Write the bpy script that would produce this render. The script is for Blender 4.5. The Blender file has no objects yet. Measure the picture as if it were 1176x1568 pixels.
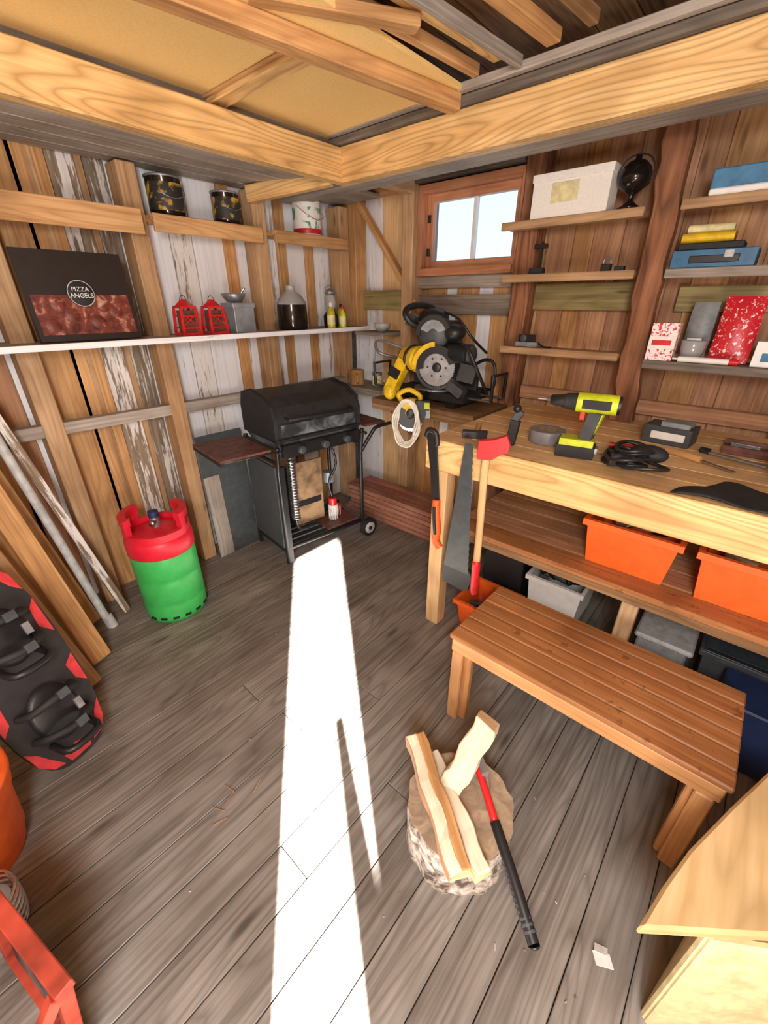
import bpy, bmesh, math, random
from mathutils import Vector, Matrix, Euler
R=random.Random(7)
V=Vector
def C(h,a=1):
    h=h.lstrip('#'); o=[]
    for i in (0,2,4):
        c=int(h[i:i+2],16)/255
        o.append(c/12.92 if c<=.04045 else ((c+.055)/1.055)**2.4)
    return (*o,a)
# ---------------- materials ----------------
class N:
    def __init__(s,name):
        s.m=bpy.data.materials.new(name); s.m.use_nodes=True
        s.t=s.m.node_tree; s.b=s.t.nodes['Principled BSDF']
    def n(s,typ,**k):
        x=s.t.nodes.new(typ)
        for a,b in k.items(): setattr(x,a,b)
        return x
    def l(s,a,b): s.t.links.new(a,b)
    def math(s,op,a,b=None,clamp=False):
        x=s.n('ShaderNodeMath',operation=op); x.use_clamp=clamp
        for i,v in enumerate((a,b)):
            if v is None: continue
            if isinstance(v,(int,float)): x.inputs[i].default_value=v
            else: s.l(v,x.inputs[i])
        return x.outputs[0]
    def mix(s,f,a,b,blend='MIX'):
        x=s.n('ShaderNodeMix',data_type='RGBA',blend_type=blend)
        for i,v in ((0,f),(6,a),(7,b)):
            if isinstance(v,(int,float)): x.inputs[i].default_value=v
            elif isinstance(v,tuple): x.inputs[i].default_value=v
            else: s.l(v,x.inputs[i])
        return x.outputs[2]
    def ramp(s,f,stops):
        x=s.n('ShaderNodeValToRGB'); e=x.color_ramp.elements
        while len(e)<len(stops): e.new(.5)
        for i,(p,c) in enumerate(stops):
            e[i].position=p; e[i].color=c
        s.l(f,x.inputs[0]); return x.outputs[0]
    def uvr(s,su,sv):
        if not hasattr(s,'_uv'):
            uv=s.n('ShaderNodeUVMap'); uv.uv_map='UVMap'
            s._uv=s.n('ShaderNodeSeparateXYZ'); s.l(uv.outputs[0],s._uv.inputs[0])
            s._at=s.n('ShaderNodeAttribute'); s._at.attribute_name='rnd'
        sp=s._uv; r=s._at.outputs['Fac']
        cb=s.n('ShaderNodeCombineXYZ')
        s.l(s.math('ADD',s.math('MULTIPLY',sp.outputs[0],su),s.math('MULTIPLY',r,37.)),cb.inputs[0])
        s.l(s.math('ADD',s.math('MULTIPLY',sp.outputs[1],sv),s.math('MULTIPLY',r,91.)),cb.inputs[1])
        s.l(s.math('MULTIPLY',r,53.),cb.inputs[2])
        return cb.outputs[0],r
    def noise(s,vec,scale=1,detail=3,rough=.6,dist=0):
        x=s.n('ShaderNodeTexNoise'); x.inputs['Scale'].default_value=scale
        x.inputs['Detail'].default_value=detail; x.inputs['Roughness'].default_value=rough
        x.inputs['Distortion'].default_value=dist
        if vec: s.l(vec,x.inputs['Vector'])
        return x.outputs[0]
def wood(name,dark,mid,light,rough=.6,knots=1.,rings=.35,var=.5,bump=.25,spec=.3,fine=85,rf=46,ringc=.72,stain=None):
    s=N(name); v1,r=s.uvr(2.2,fine); v2,_=s.uvr(.75,6.); v3,_=s.uvr(2.3,9.)
    g=s.noise(v1,1,3,.6)
    rg=s.noise(v2,1,1.5,.45)
    rw=s.math('ABSOLUTE',s.math('SINE',s.math('MULTIPLY',rg,float(rf))))
    rl=s.math('POWER',s.math('SUBTRACT',1.,rw),1.5)
    f=s.math('ADD',s.math('MULTIPLY',g,.6),s.math('MULTIPLY',rg,.4))
    col=s.ramp(f,[(.33,C(dark)),(.5,C(mid)),(.66,C(light))])
    dk=tuple(c*.5 for c in C(dark)[:3])+(1,)
    rc=tuple(c*ringc for c in C(dark)[:3])+(1,)
    col=s.mix(s.math('MULTIPLY',rl,rings),col,rc)
    if knots:
        vo=s.n('ShaderNodeTexVoronoi'); s.l(v3,vo.inputs['Vector']); vo.inputs['Scale'].default_value=1
        k=s.ramp(vo.outputs['Distance'],[(.045*knots,(1,1,1,1)),(.13*knots,(0,0,0,1))])
        col=s.mix(s.math('MULTIPLY',k,.8),col,dk)
    hs=s.n('ShaderNodeHueSaturation'); s.l(col,hs.inputs['Color']); hs.inputs['Saturation'].default_value=.93
    s.l(s.math('ADD',s.math('MULTIPLY',r,var),1-var/2),hs.inputs['Value'])
    tc=s.n('ShaderNodeTexCoord'); d=s.noise(tc.outputs['Object'],3.5,2,.6)
    dd=s.ramp(d,[(.35,(.76,.74,.72,1)),(.58,(1,1,1,1))])
    out=s.mix(1.,hs.outputs[0],dd,'MULTIPLY')
    if stain:
        sn=s.noise(tc.outputs['Object'],stain,3,.7)
        sm=s.ramp(sn,[(.62,(0,0,0,1)),(.68,(1,1,1,1))])
        out=s.mix(s.math('MULTIPLY',sm,.6),out,dk)
    s.l(out,s.b.inputs['Base Color'])
    s.b.inputs['Roughness'].default_value=rough; s.b.inputs['Specular IOR Level'].default_value=spec
    bp=s.n('ShaderNodeBump'); bp.inputs['Strength'].default_value=bump; bp.inputs['Distance'].default_value=.003
    s.l(g,bp.inputs['Height']); s.l(bp.outputs[0],s.b.inputs['Normal'])
    return s.m
def peel(name,paint,under,under2,th=.5):
    s=N(name); v1,r=s.uvr(3.5,30.); v2,_=s.uvr(2.,70.)
    g=s.noise(v1,1,4,.7); g2=s.noise(v2,1,2,.6)
    m=s.ramp(s.math('ADD',g,s.math('MULTIPLY',s.math('SUBTRACT',r,.5),.14)),[(th-.03,(0,0,0,1)),(th+.04,(1,1,1,1))])
    u=s.ramp(g2,[(.3,C(under)),(.7,C(under2))])
    pt=s.ramp(g2,[(.25,tuple(c*.85 for c in C(paint)[:3])+(1,)),(.6,C(paint))])
    s.l(s.mix(m,pt,u),s.b.inputs['Base Color']); s.b.inputs['Roughness'].default_value=.75
    bp=s.n('ShaderNodeBump'); bp.inputs['Strength'].default_value=.4; bp.inputs['Distance'].default_value=.003
    s.l(m,bp.inputs['Height']); s.l(bp.outputs[0],s.b.inputs['Normal'])
    return s.m
def flat(name,c,rough=.5,metal=0,var=.12,scale=25,bump=.05,trans=0,spec=.5):
    s=N(name); tc=s.n('ShaderNodeTexCoord'); d=s.noise(tc.outputs['Object'],scale,2,.6)
    c0=C(c); lo=tuple(x*(1-var*2) for x in c0[:3])+(1,); hi=tuple(min(1,x*(1+var)) for x in c0[:3])+(1,)
    s.l(s.ramp(d,[(.3,lo),(.65,hi)]),s.b.inputs['Base Color'])
    s.b.inputs['Roughness'].default_value=rough; s.b.inputs['Metallic'].default_value=metal
    s.b.inputs['Transmission Weight'].default_value=trans; s.b.inputs['Specular IOR Level'].default_value=spec
    if bump:
        bp=s.n('ShaderNodeBump'); bp.inputs['Strength'].default_value=bump; bp.inputs['Distance'].default_value=.002
        s.l(d,bp.inputs['Height']); s.l(bp.outputs[0],s.b.inputs['Normal'])
    return s.m
def patchy(name,a,b,scale,th,w=.03,rough=.5,c3=None,bump=.3):
    s=N(name); tc=s.n('ShaderNodeTexCoord'); d=s.noise(tc.outputs['Object'],scale,3,.6,.6)
    st=[(th-w,C(a)),(th+w,C(b))]
    if c3: st.append((min(.98,th+w+.12),C(c3)))
    s.l(s.ramp(d,st),s.b.inputs['Base Color']); s.b.inputs['Roughness'].default_value=rough
    bp=s.n('ShaderNodeBump'); bp.inputs['Strength'].default_value=bump; bp.inputs['Distance'].default_value=.004
    s.l(d,bp.inputs['Height']); s.l(bp.outputs[0],s.b.inputs['Normal'])
    return s.m
M={}
M['floor']=wood('floor_weathered','#665f57','#88817a','#9d968e',rough=.5,knots=1.1,rings=.5,var=.14,bump=.3,fine=70,spec=.4,rf=60)
M['pine']=wood('pine_fresh','#d3a468','#e3ba80','#ecca96',rough=.55,knots=.7,rings=.35,var=.12)
M['beam']=wood('pine_beam','#e0ab5e','#efc57e','#f5d598',rough=.55,knots=.9,rings=.75,var=.08,rf=75,ringc=.62)
M['orange']=wood('pine_aged_orange','#ab7840','#cd9a5c','#dcb078',rough=.6,knots=1.0,rings=.4,var=.3)
M['post']=wood('post_wood','#9c774c','#bc9568','#cfac80',rough=.65,knots=.9,rings=.35,var=.25)
M['brown']=wood('red_brown_boards','#946744','#b8855c','#ca9c72',rough=.6,knots=1.0,rings=.35,var=.2)
M['bark']=wood('rough_brown_post','#53311e','#9b653f','#bc845c',rough=.75,knots=1.8,rings=.6,var=.1,bump=.9,fine=22)
M['grey']=wood('grey_weathered','#857d73','#a49b90','#bdb5aa',rough=.75,knots=.7,rings=.3,var=.2)
M['dkgrey']=wood('dark_grey_boards','#5c544b','#7d7368','#958a7c',rough=.75,knots=.8,rings=.3,var=.25)
M['green']=wood('impregnated_board','#75683c','#9a8a53','#ab9c66',rough=.6,knots=.8,var=.2)
M['dkwood']=wood('dark_ceiling_boards','#5a4024','#8a663e','#a68054',rough=.7,knots=.9,var=.4)
M['stain']=wood('stained_slats','#8a5426','#aa6e34','#ba7f45',rough=.5,knots=.5,rings=.25,var=.12,spec=.35,stain=14)
M['benchleg']=wood('bench_frame_wood','#bd8246','#d89c5b','#e2ad71',rough=.45,knots=.5,rings=.25,var=.12)
M['white']=peel('white_paint_boards','#f1f4f9','#a8947e','#cbbda6',.65)
M['peel']=peel('peeling_white_boards','#ebeae6','#6f5f4e','#a08e77',.545)
M['peelg']=peel('peeling_grey_boards','#d0d0ca','#655849','#918270',.49)
M['panel']=patchy('ceiling_fibreboard','#ecc67c','#f5d694',180,.5,.2,.8,bump=.1)
M['ply']=wood('pale_plywood','#c59f62','#d8b87f','#e3c795',rough=.6,knots=.6,rings=.3,var=.05,fine=40)
M['beige']=flat('beige_panel','#d2c293',.6)
M['frame']=wood('window_frame_wood','#a8653c','#c48256','#d3996c',rough=.5,knots=.4,rings=.25,var=.15)
M['black']=flat('black_plastic','#1f2022',.42)
M['blackm']=flat('black_matte','#232427',.7,var=.2)
M['grill']=flat('black_enamel','#2d3034',.33,var=.25,scale=14,bump=.15)
M['gdirt']=patchy('burnt_enamel','#2d3034','#7d858a',9,.54,.12,.42)
M['dkgreyp']=flat('dark_grey_plastic','#43484c',.5)
M['sheet']=flat('dark_sheet','#454b4e',.4)
M['greyp']=flat('grey_plastic','#8a9094',.5)
M['ltgrey']=flat('light_grey_plastic','#b9bdbc',.5)
M['steel']=flat('steel','#c5c8cb',.3,1,bump=.1)
M['steelw']=flat('worn_steel','#9ea2a6',.45,.7,bump=.1)
M['bladem']=flat('saw_blade_metal','#aab0b4',.35,.3,bump=.1)
M['zinc']=flat('galvanised_sheet','#a0a9b0',.45,.5,.15,12)
M['red']=flat('red_plastic','#cf2226',.4)
M['redm']=flat('red_painted_metal','#b24532',.55,0,.25,12)
M['green_g']=flat('green_composite','#3fba5b',.42,var=.05,bump=0)
M['gas_red']=flat('gas_red_plastic','#dd2038',.42,var=.05,bump=0)
M['orangep']=flat('orange_plastic','#ec641f',.5,var=.06)
M['yellow']=flat('yellow_tool_plastic','#e8c020',.45)
M['lime']=flat('lime_tool_plastic','#c2d024',.45)
M['whitep']=flat('white_plastic','#ececE8',.5,var=.03)
M['foam']=flat('styrofoam','#efece4',.9,var=.03,scale=120)
M['paper']=flat('cream_label','#e0d8a4',.8)
M['blue']=flat('blue_plastic','#2f6a90',.45)
M['bluec']=flat('blue_card','#4a7fa5',.7)
M['dblue']=flat('dark_blue_plastic','#22335c',.5)
M['yel_l']=flat('yellow_liquid','#c2b22c',.2)
M['brownp']=flat('brown_panel','#8d7152',.6,var=.3,scale=12)
M['rubber']=flat('rubber','#1a1a1a',.8)
M['tape']=flat('duct_tape','#7f7f82',.4)
M['wtape']=flat('white_sleeve','#d9d8d0',.6)
M['cable']=flat('white_cable','#e4e0d2',.5)
M['brick']=wood('reddish_lumber','#8a5240','#b0735a','#c48c70',rough=.7,knots=.5,rings=.3,var=.3)
M['split']=wood('split_birch','#c99f6a','#e3c392','#efdcb4',rough=.7,knots=.2,rings=.2,var=.1,bump=.6)
M['splitw']=wood('split_birch_white','#d0bb98','#e6d8bc','#efe3cc',rough=.7,knots=0,rings=.2,var=.05,bump=.6)
M['birch']=patchy('birch_bark','#54483f','#b8aea2',30,.45,.09,.85,'#dcd6cc',bump=1)
M['cutend']=patchy('cut_wood_end','#8a7661','#b39d82',24,.5,.15,.8,bump=.6)
M['handle']=wood('axe_handle_wood','#bf8f52','#e0b87c','#ecc992',rough=.4,knots=0,rings=.1,var=.05)
M['choc']=flat('dark_red_brown_slats','#6b4034',.5,var=.25)
M['snack']=patchy('red_pattern_foil','#c8202e','#f3dcdc',75,.60,.02,.35)
M['redwhite']=patchy('red_white_print','#efeae8','#cf2e36',75,.54,.02,.6)
M['pizza']=patchy('pizza_print','#3a1512','#7a3a2c',26,.42,.14,.5,'#b98a78',bump=0)
M['blkboard']=flat('black_card','#231c1a',.5)
M['clearp']=flat('clear_plastic','#dfe3e2',.15,trans=.6,var=.02,bump=0)
M['amber']=flat('dark_glass','#1d1815',.12,var=.05,bump=0)
M['label']=patchy('yellow_black_label','#2a2826','#c9a03a',14,.56,.05,.6,bump=0)
M['labelr']=patchy('green_white_label','#f2f1ec','#3f8f66',16,.56,.03,.5,bump=0)
M['board_blk']=flat('board_black','#28272a',.5)
M['board_red']=flat('board_red','#cf3a40',.45)
g=N('window_glass'); g.b.inputs['Base Color'].default_value=(1,1,1,1); g.b.inputs['Roughness'].default_value=0.02
g.b.inputs['Transmission Weight'].default_value=1; g.b.inputs['IOR'].default_value=1.02; M['glass']=g.m
# ---------------- builder ----------------
class B:
    def __init__(s,name,bevel=0):
        s.name=name; s.bm=bmesh.new(); s.uv=s.bm.loops.layers.uv.new('UVMap'); s.rn=s.bm.loops.layers.float_color.new('rnd'); s.mats=[]; s.bev=bevel
    def add(s,vs,fs,mat,Mx=None,smooth=False,axis=0,rnd=None):
        if mat not in s.mats: s.mats.append(mat)
        mi=s.mats.index(mat); r=R.random() if rnd is None else rnd
        loc=[V(v) for v in vs]
        bv=[s.bm.verts.new((Mx@v) if Mx else v) for v in loc]
        off=R.random()*5
        for f in fs:
            try: fc=s.bm.faces.new([bv[i] for i in f])
            except ValueError: continue
            fc.material_index=mi; fc.smooth=smooth
            a=loc[f[0]];b=loc[f[1]];c=loc[f[2]]
            n=(b-a).cross(c-a)
            if len(f)>3: n+=(c-a).cross(loc[f[3]]-a)
            n=[abs(x) for x in n]; dm=n.index(max(n))
            oth=[i for i in range(3) if i!=axis]
            if dm==axis: ua,va=oth
            else:
                ua=axis; va=[i for i in oth if i!=dm][0]
            for lp,i in zip(fc.loops,f):
                lp[s.uv].uv=(loc[i][ua]+off,loc[i][va]+off); lp[s.rn]=(r,r,r,1)
        return s
    def box(s,c,sz,mat,rot=(0,0,0),rnd=None,axis=None,Mx=None):
        x,y,z=[q/2 for q in sz]
        vs=[(a*x,b*y,d*z) for a in(-1,1) for b in(-1,1) for d in(-1,1)]
        fs=[(0,1,3,2),(4,6,7,5),(0,4,5,1),(2,3,7,6),(0,2,6,4),(1,5,7,3)]
        T=Matrix.Translation(c)@Euler(rot).to_matrix().to_4x4()
        if Mx: T=Mx@T
        ax=list(sz).index(max(sz)) if axis is None else axis
        return s.add(vs,fs,mat,T,axis=ax,rnd=rnd)
    def bb(s,x0,x1,y0,y1,z0,z1,mat,**k):
        return s.box(((x0+x1)/2,(y0+y1)/2,(z0+z1)/2),(abs(x1-x0),abs(y1-y0),abs(z1-z0)),mat,**k)
    def beam(s,p1,p2,w,h,mat,up=(0,0,1),rnd=None):
        p1=V(p1);p2=V(p2);d=p2-p1;L=d.length;x=d.normalized();u=V(up)
        if abs(x.dot(u))>.98:u=V((0,1,0))
        y=u.cross(x).normalized();z=x.cross(y)
        T=Matrix((x,y,z)).transposed().to_4x4();T.translation=(p1+p2)/2
        return s.box((0,0,0),(L,w,h),mat,Mx=T,axis=0,rnd=rnd)
    def lathe(s,prof,mat,Mx=None,c=None,seg=28,smooth=True,cap=True,arc=1.0):
        vs=[];fs=[];n=len(prof);ns=seg if arc==1 else seg+1
        for i in range(ns):
            a=2*math.pi*arc*i/seg
            for r,z in prof: vs.append((r*math.cos(a),r*math.sin(a),z))
        for i in range(seg):
            j=(i+1)%ns
            for k in range(n-1): fs.append((i*n+k,j*n+k,j*n+k+1,i*n+k+1))
        if cap and arc==1:
            if prof[0][0]>1e-4: fs.append(tuple(i*n for i in range(seg))[::-1])
            if prof[-1][0]>1e-4: fs.append(tuple(i*n+n-1 for i in range(seg)))
        if c is not None: Mx=(Mx or Matrix.Identity(4)); Mx=Matrix.Translation(c)@Mx
        return s.add(vs,fs,mat,Mx,smooth=smooth,axis=2)
    def cyl(s,p1,p2,r,mat,r2=None,seg=20,smooth=True):
        p1=V(p1);p2=V(p2);d=p2-p1
        T=d.to_track_quat('Z','Y').to_matrix().to_4x4();T.translation=p1
        L=d.length;r2=r if r2 is None else r2;e=min(.0008,L*.1)
        return s.lathe([(0,0),(r,0),(r,e),(r2,L-e),(r2,L),(0,L)],mat,T,seg=seg,smooth=smooth,cap=False)
    def ball(s,c,r,mat,rot=(0,0,0),seg=20):
        if isinstance(r,(int,float)): r=(r,r,r)
        T=Matrix.Translation(c)@Euler(rot).to_matrix().to_4x4()@Matrix.Diagonal((*r,1))
        return s.lathe([(math.sin(math.pi*i/12),-math.cos(math.pi*i/12)) for i in range(13)],mat,T,seg=seg,cap=False)
    def tube(s,pts,r,mat,seg=8,closed=False,sm=4):
        P=[V(p) for p in pts]
        if sm>1 and len(P)>2:
            Q=[];n=len(P)
            for i in range(n if closed else n-1):
                g=(lambda k:P[k%n]) if closed else (lambda k:P[max(0,min(n-1,k))])
                a,b,c,d=g(i-1),g(i),g(i+1),g(i+2)
                for j in range(sm):
                    t=j/sm
                    Q.append(.5*((2*b)+(c-a)*t+(2*a-5*b+4*c-d)*t*t+(3*b-a-3*c+d)*t**3))
            if not closed:Q.append(P[-1])
            P=Q
        n=len(P);vs=[];fs=[];u=None
        for i in range(n):
            t=(P[(i+1)%n]-P[i-1]) if closed else (P[min(n-1,i+1)]-P[max(0,i-1)])
            if t.length<1e-7:t=V((0,0,1))
            t.normalize()
            if u is None: u=t.orthogonal().normalized()
            else:
                u=u-t*u.dot(t)
                u=u.normalized() if u.length>1e-6 else t.orthogonal().normalized()
            w=t.cross(u)
            for k in range(seg):
                a=2*math.pi*k/seg; vs.append(P[i]+(u*math.cos(a)+w*math.sin(a))*r)
        for i in range(n if closed else n-1):
            j=(i+1)%n
            for k in range(seg):
                k2=(k+1)%seg; fs.append((i*seg+k,i*seg+k2,j*seg+k2,j*seg+k))
        if not closed:
            fs.append(tuple(range(seg))[::-1]);fs.append(tuple((n-1)*seg+k for k in range(seg)))
        return s.add(vs,fs,mat,smooth=True,axis=2)
    def prism(s,poly,h,mat,Mx=None,axis=0,rnd=None,smooth=False):
        n=len(poly);vs=[(x,y,0) for x,y in poly]+[(x,y,h) for x,y in poly]
        fs=[tuple(range(n))[::-1],tuple(range(n,2*n))]+[(i,(i+1)%n,n+(i+1)%n,n+i) for i in range(n)]
        return s.add(vs,fs,mat,Mx,axis=axis,rnd=rnd,smooth=smooth)
    def arcplate(s,r0,r1,a0,a1,z0,z1,m,T,seg=20):
        vs=[];fs=[]
        for i in range(seg+1):
            a=math.radians(a0+(a1-a0)*i/seg)
            for r,z in((r0,z0),(r1,z0),(r1,z1),(r0,z1)): vs.append((r*math.cos(a),r*math.sin(a),z))
        for i in range(seg):
            for k in range(4): fs.append((i*4+k,i*4+(k+1)%4,(i+1)*4+(k+1)%4,(i+1)*4+k))
        fs+=[(0,1,2,3),(seg*4+3,seg*4+2,seg*4+1,seg*4)];s.add(vs,fs,m,T)
    def done(s):
        bmesh.ops.recalc_face_normals(s.bm,faces=s.bm.faces)
        me=bpy.data.meshes.new(s.name);s.bm.to_mesh(me);s.bm.free()
        for m in s.mats: me.materials.append(M[m])
        ob=bpy.data.objects.new(s.name,me);bpy.context.collection.objects.link(ob)
        c=sum((v.co for v in me.vertices),V())/max(1,len(me.vertices))
        me.transform(Matrix.Translation(-c));ob.location=c
        if s.bev:
            md=ob.modifiers.new('bevel','BEVEL');md.width=s.bev;md.segments=1;md.limit_method='ANGLE';md.angle_limit=math.radians(50)
        return ob
def frameM(o,x,y):
    x=V(x).normalized();y=V(y);y=(y-x*y.dot(x)).normalized();z=x.cross(y)
    T=Matrix((x,y,z)).transposed().to_4x4();T.translation=V(o);return T
X0,X1,Y0,Y1,ZT=-1.4,2.50,-.9,2.50,2.42
# ---------------- floor ----------------
b=B('floor',.002)
b.bb(X0-.1,X1+.1,Y0-.1,Y1+.1,-.06,-.03,'dkgrey')
y=Y0-.05
while y<Y1+.05:
    w=R.choice([.12,.125,.13])
    xs=[X0-.05,R.uniform(-.6,2.0),X1+.05] if R.random()<.35 else [X0-.05,X1+.05]
    for i in range(len(xs)-1): b.bb(xs[i]+.001,xs[i+1]-.001,y+.0012,y+w-.0012,-.03,0,'floor')
    y+=w
b.done()
# ---------------- walls ----------------
b=B('wall_left',.002)
b.bb(X0-.1,X1+.1,Y1+.04,Y1+.07,-.03,ZT,'dkgrey')
segs=[(-1.4,-1.25,'orange'),(-1.25,-1.1,'grey'),(-1.1,-.95,'orange'),(-.95,-.8,'peelg'),(-.8,-.65,'orange'),(-.65,-.5,'dkgrey'),(-.5,-.35,'orange'),(-.35,-.22,'peelg'),(-.22,-.1,'orange'),(-.1,.02,'dkgrey'),(.02,.14,'orange'),(.14,.25,'orange'),(.25,.35,'brown'),(.35,.48,'white'),(.48,.61,'orange'),(.61,.72,'orange'),(.72,.85,'peel'),(.85,.96,'peelg'),(.96,1.08,'white'),
(1.08,1.2,'white'),(1.2,1.32,'peel'),(1.32,1.50,'white'),(1.50,1.56,'orange'),(1.56,1.72,'white'),(1.72,1.86,'white'),(1.86,1.92,'orange'),(1.92,2.08,'white'),(2.08,2.14,'orange'),(2.14,2.30,'white'),(2.30,2.5,'white')]
for i,(a,c,m) in enumerate(segs):
    d=.022 if m in('orange','brown') else 0
    e=.012 if a<1.4 else .004
    b.bb(a+.003-(e if d else 0),c-.003+(e if d else 0),Y1+.02-d,Y1+.04-d*.5,-.03,ZT,m)
for x in (.84,.66): b.bb(x,x+.025,Y1-.004,Y1+.02,-.03,ZT,'post')
b.done()
wy0,wy1,wz0,wz1=1.19,1.80,1.67,2.07
b=B('wall_right',.002)
def rw(y0,y1,x,t,m):
    if y1<=wy0 or y0>=wy1: b.bb(x,x+t,y0,y1,-.03,ZT,m)
    else:
        r=R.random()
        b.bb(x,x+t,y0,y1,-.03,wz0,m,rnd=r); b.bb(x,x+t,y0,y1,wz1,ZT,m,rnd=r)
for (a,c) in ((Y0-.1,wy0),(wy1,Y1+.1)): b.bb(X1+.04,X1+.07,a,c,-.03,ZT,'dkgrey')
b.bb(X1+.04,X1+.07,wy0,wy1,-.03,wz0,'dkgrey'); b.bb(X1+.04,X1+.07,wy0,wy1,wz1,ZT,'dkgrey')
cuts=[(2.5,2.33,'white'),(2.33,2.22,'white'),(2.22,2.08,'pine'),(2.08,1.93,'pine'),(1.93,wy1,'orange'),(wy1,1.68,'orange'),(1.68,1.58,'white'),(1.58,1.45,'orange'),(1.45,1.33,'white'),(1.33,wy0,'orange'),(wy0,1.05,'orange')]
y=1.05
while y>Y0: cuts.append((y,y-.115,'brown' if R.random()<.85 else 'orange')); y-=.115
for i,(a,c,m) in enumerate(cuts):
    d=.018 if (i%2 and m!='white') else 0
    rw(c+.002-(.012 if d else 0),a-.002+(.012 if d else 0),X1+.02-d,.02,m)
b.done()
b=B('wall_front',.002)   # wall with the doorway, behind the camera
dx0,dx1,dz=-1.045,-.651,1.95
def fw(x0,x1,z0,z1):
    x=x0
    while x<x1-1e-4:
        e=min(x1,x+.12); b.bb(x+.001,e-.001,Y0-.02,Y0,z0,z1,'brown'); x=e
    b.bb(x0,x1,Y0-.05,Y0-.021,z0,z1,'dkgrey')
fw(X0-.1,dx0,-.03,ZT);fw(dx1,X1+.1,-.03,ZT);fw(dx0,dx1,dz,ZT)
b.done()
b=B('wall_side',.002)
y=Y0
while y<Y1:
    b.bb(X0-.02,X0,y+.001,y+.119,-.03,ZT,'brown');y+=.12
b.bb(X0-.05,X0-.021,Y0-.1,Y1+.1,-.03,ZT,'dkgrey')
b.done()
b=B('sun_blocker',.003)  # unseen blocker added in the doorway, outline shaped to split the sun patch
T=frameM((0,-.86,0),(1,0,0),(0,0,1))
b.prism([(-.752,1.205),(-.702,1.205),(-.606,.765),(-.606,.0),(-.70,.0),(-.70,.75)],.02,'post',T,axis=1);b.done()
# posts
for x in (-1.0,-.35,.38,.955,1.62,2.27):
    b=B('timber_post',.004); b.bb(x,x+.082,Y1-.125,Y1-.004,0,2.05,'post'); b.done()
b=B('timber_post',.004); b.bb(2.38,2.49,Y1-.13-.03,Y1-.01,1.34,2.1,'orange'); b.done()
b=B('trim_1',.003)
for a,c,m in((-1.3,.38,'grey'),(.462,.955,'grey'),(1.037,1.62,'grey'),(1.702,2.27,'grey')): b.bb(a,c,Y1-.125,Y1-.07,.945,1.0,m)
b.done()
for y,m in((1.85,'post'),(1.07,'bark'),(-.2,'bark')):
    b=B('timber_post',.005); w=.085 if m!='bark' else .10
    n=16
    if m=='bark':
        zs=[ZT*i/n for i in range(n+1)]
        l=[(0+R.uniform(-.007,.007),q) for q in zs]; r_=[(w+R.uniform(-.010,.010),q) for q in zs]
        b.prism(l+r_[::-1],.115,'bark',frameM((2.375,y,0),(0,1,0),(0,0,1)),axis=1)
    else: b.bb(2.375,2.495,y,y+w,0,2.2,m)
    b.done()
# rough post standing on the workbench, in front of the shelves
b=B('rough_sawn_post',.004)
zs=[.9865+(2.28-.9865)*i/22 for i in range(23)]
l=[(.412+.055*(q-.98)/1.22+R.uniform(-.007,.007),q) for q in zs]; r_=[(.505+.055*(q-.98)/1.22+R.uniform(-.009,.009),q) for q in zs]
b.prism(l+r_[::-1],.065,'bark',frameM((2.245,0,0),(0,1,0),(0,0,1)),axis=1);b.done()
# ---------------- shelves ----------------
def shelf_left(x0,x1,fh=.085):
    b=B('plank_shelf',.003); b.bb(x0,x1,2.32,2.495,1.838,1.86,'orange'); b.bb(x0,x1,2.30,2.32,1.86-fh,1.862,'orange'); b.done()
b=B('plank_shelf',.003); b.bb(-1.35,.955,2.31,2.37,1.838,1.86,'orange'); b.bb(-1.35,.985,2.29,2.31,1.772,1.868,'orange'); b.bb(-1.35,.955,2.37,2.495,1.838,1.86,'orange');b.done()
shelf_left(1.037,1.62,.07);shelf_left(1.702,2.27,.06)
b=B('plank_shelf',.002); b.bb(-1.35,2.36,2.20,2.372,1.325,1.345,'grey'); b.bb(-1.35,2.36,2.195,2.2,1.322,1.347,'white')
b.bb(-1.35,2.25,2.372,2.495,1.325,1.345,'grey'); b.done()
def shR(y0,y1,z,x0,m='orange',t=.024):
    b=B('plank_shelf',.003); b.bb(x0,2.372,y0,y1,z-t,z,m,axis=1); b.bb(x0-.018,x0,y0,y1,z-t-.008,z+.002,m,axis=1); b.done()
shR(.567,1.20,1.845,2.27,'post');shR(-.85,.44,1.852,2.27,'post');shR(.55,1.17,1.62,2.27,'post');shR(-.85,.43,1.617,2.24,'grey')
shR(.535,1.13,1.285,2.26,'post');shR(-.85,.415,1.275,2.18,'dkgrey')
b=B('corner_shelf',.003); b.bb(2.2,2.46,1.94,2.195,1.30,1.32,'dkgrey',axis=1); b.done()
b=B('corner_shelf',.003); b.bb(2.2,2.46,1.94,2.36,.93,.955,'grey',axis=1);b.bb(2.17,2.2,1.94,2.36,.91,.958,'grey',axis=1); b.done()
b=B('trim_2',.003)
b.bb(2.46,2.485,.50,1.07,1.46,1.585,'green'); b.bb(2.46,2.485,-.8,.40,1.46,1.56,'green')
b.bb(2.44,2.485,1.18,1.85,1.575,1.65,'grey'); b.bb(2.45,2.485,1.18,1.85,1.43,1.54,'dkgrey'); b.bb(2.45,2.485,1.94,2.49,1.45,1.57,'green')
b.bb(2.45,2.485,.50,1.07,.99,1.06,'brown'); b.bb(2.45,2.485,-.8,.50,.99,1.06,'brown')
b.beam((2.43,2.34,2.08),(2.43,1.80,1.44),.03,.055,'orange',up=(1,0,0))
b.done()
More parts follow.
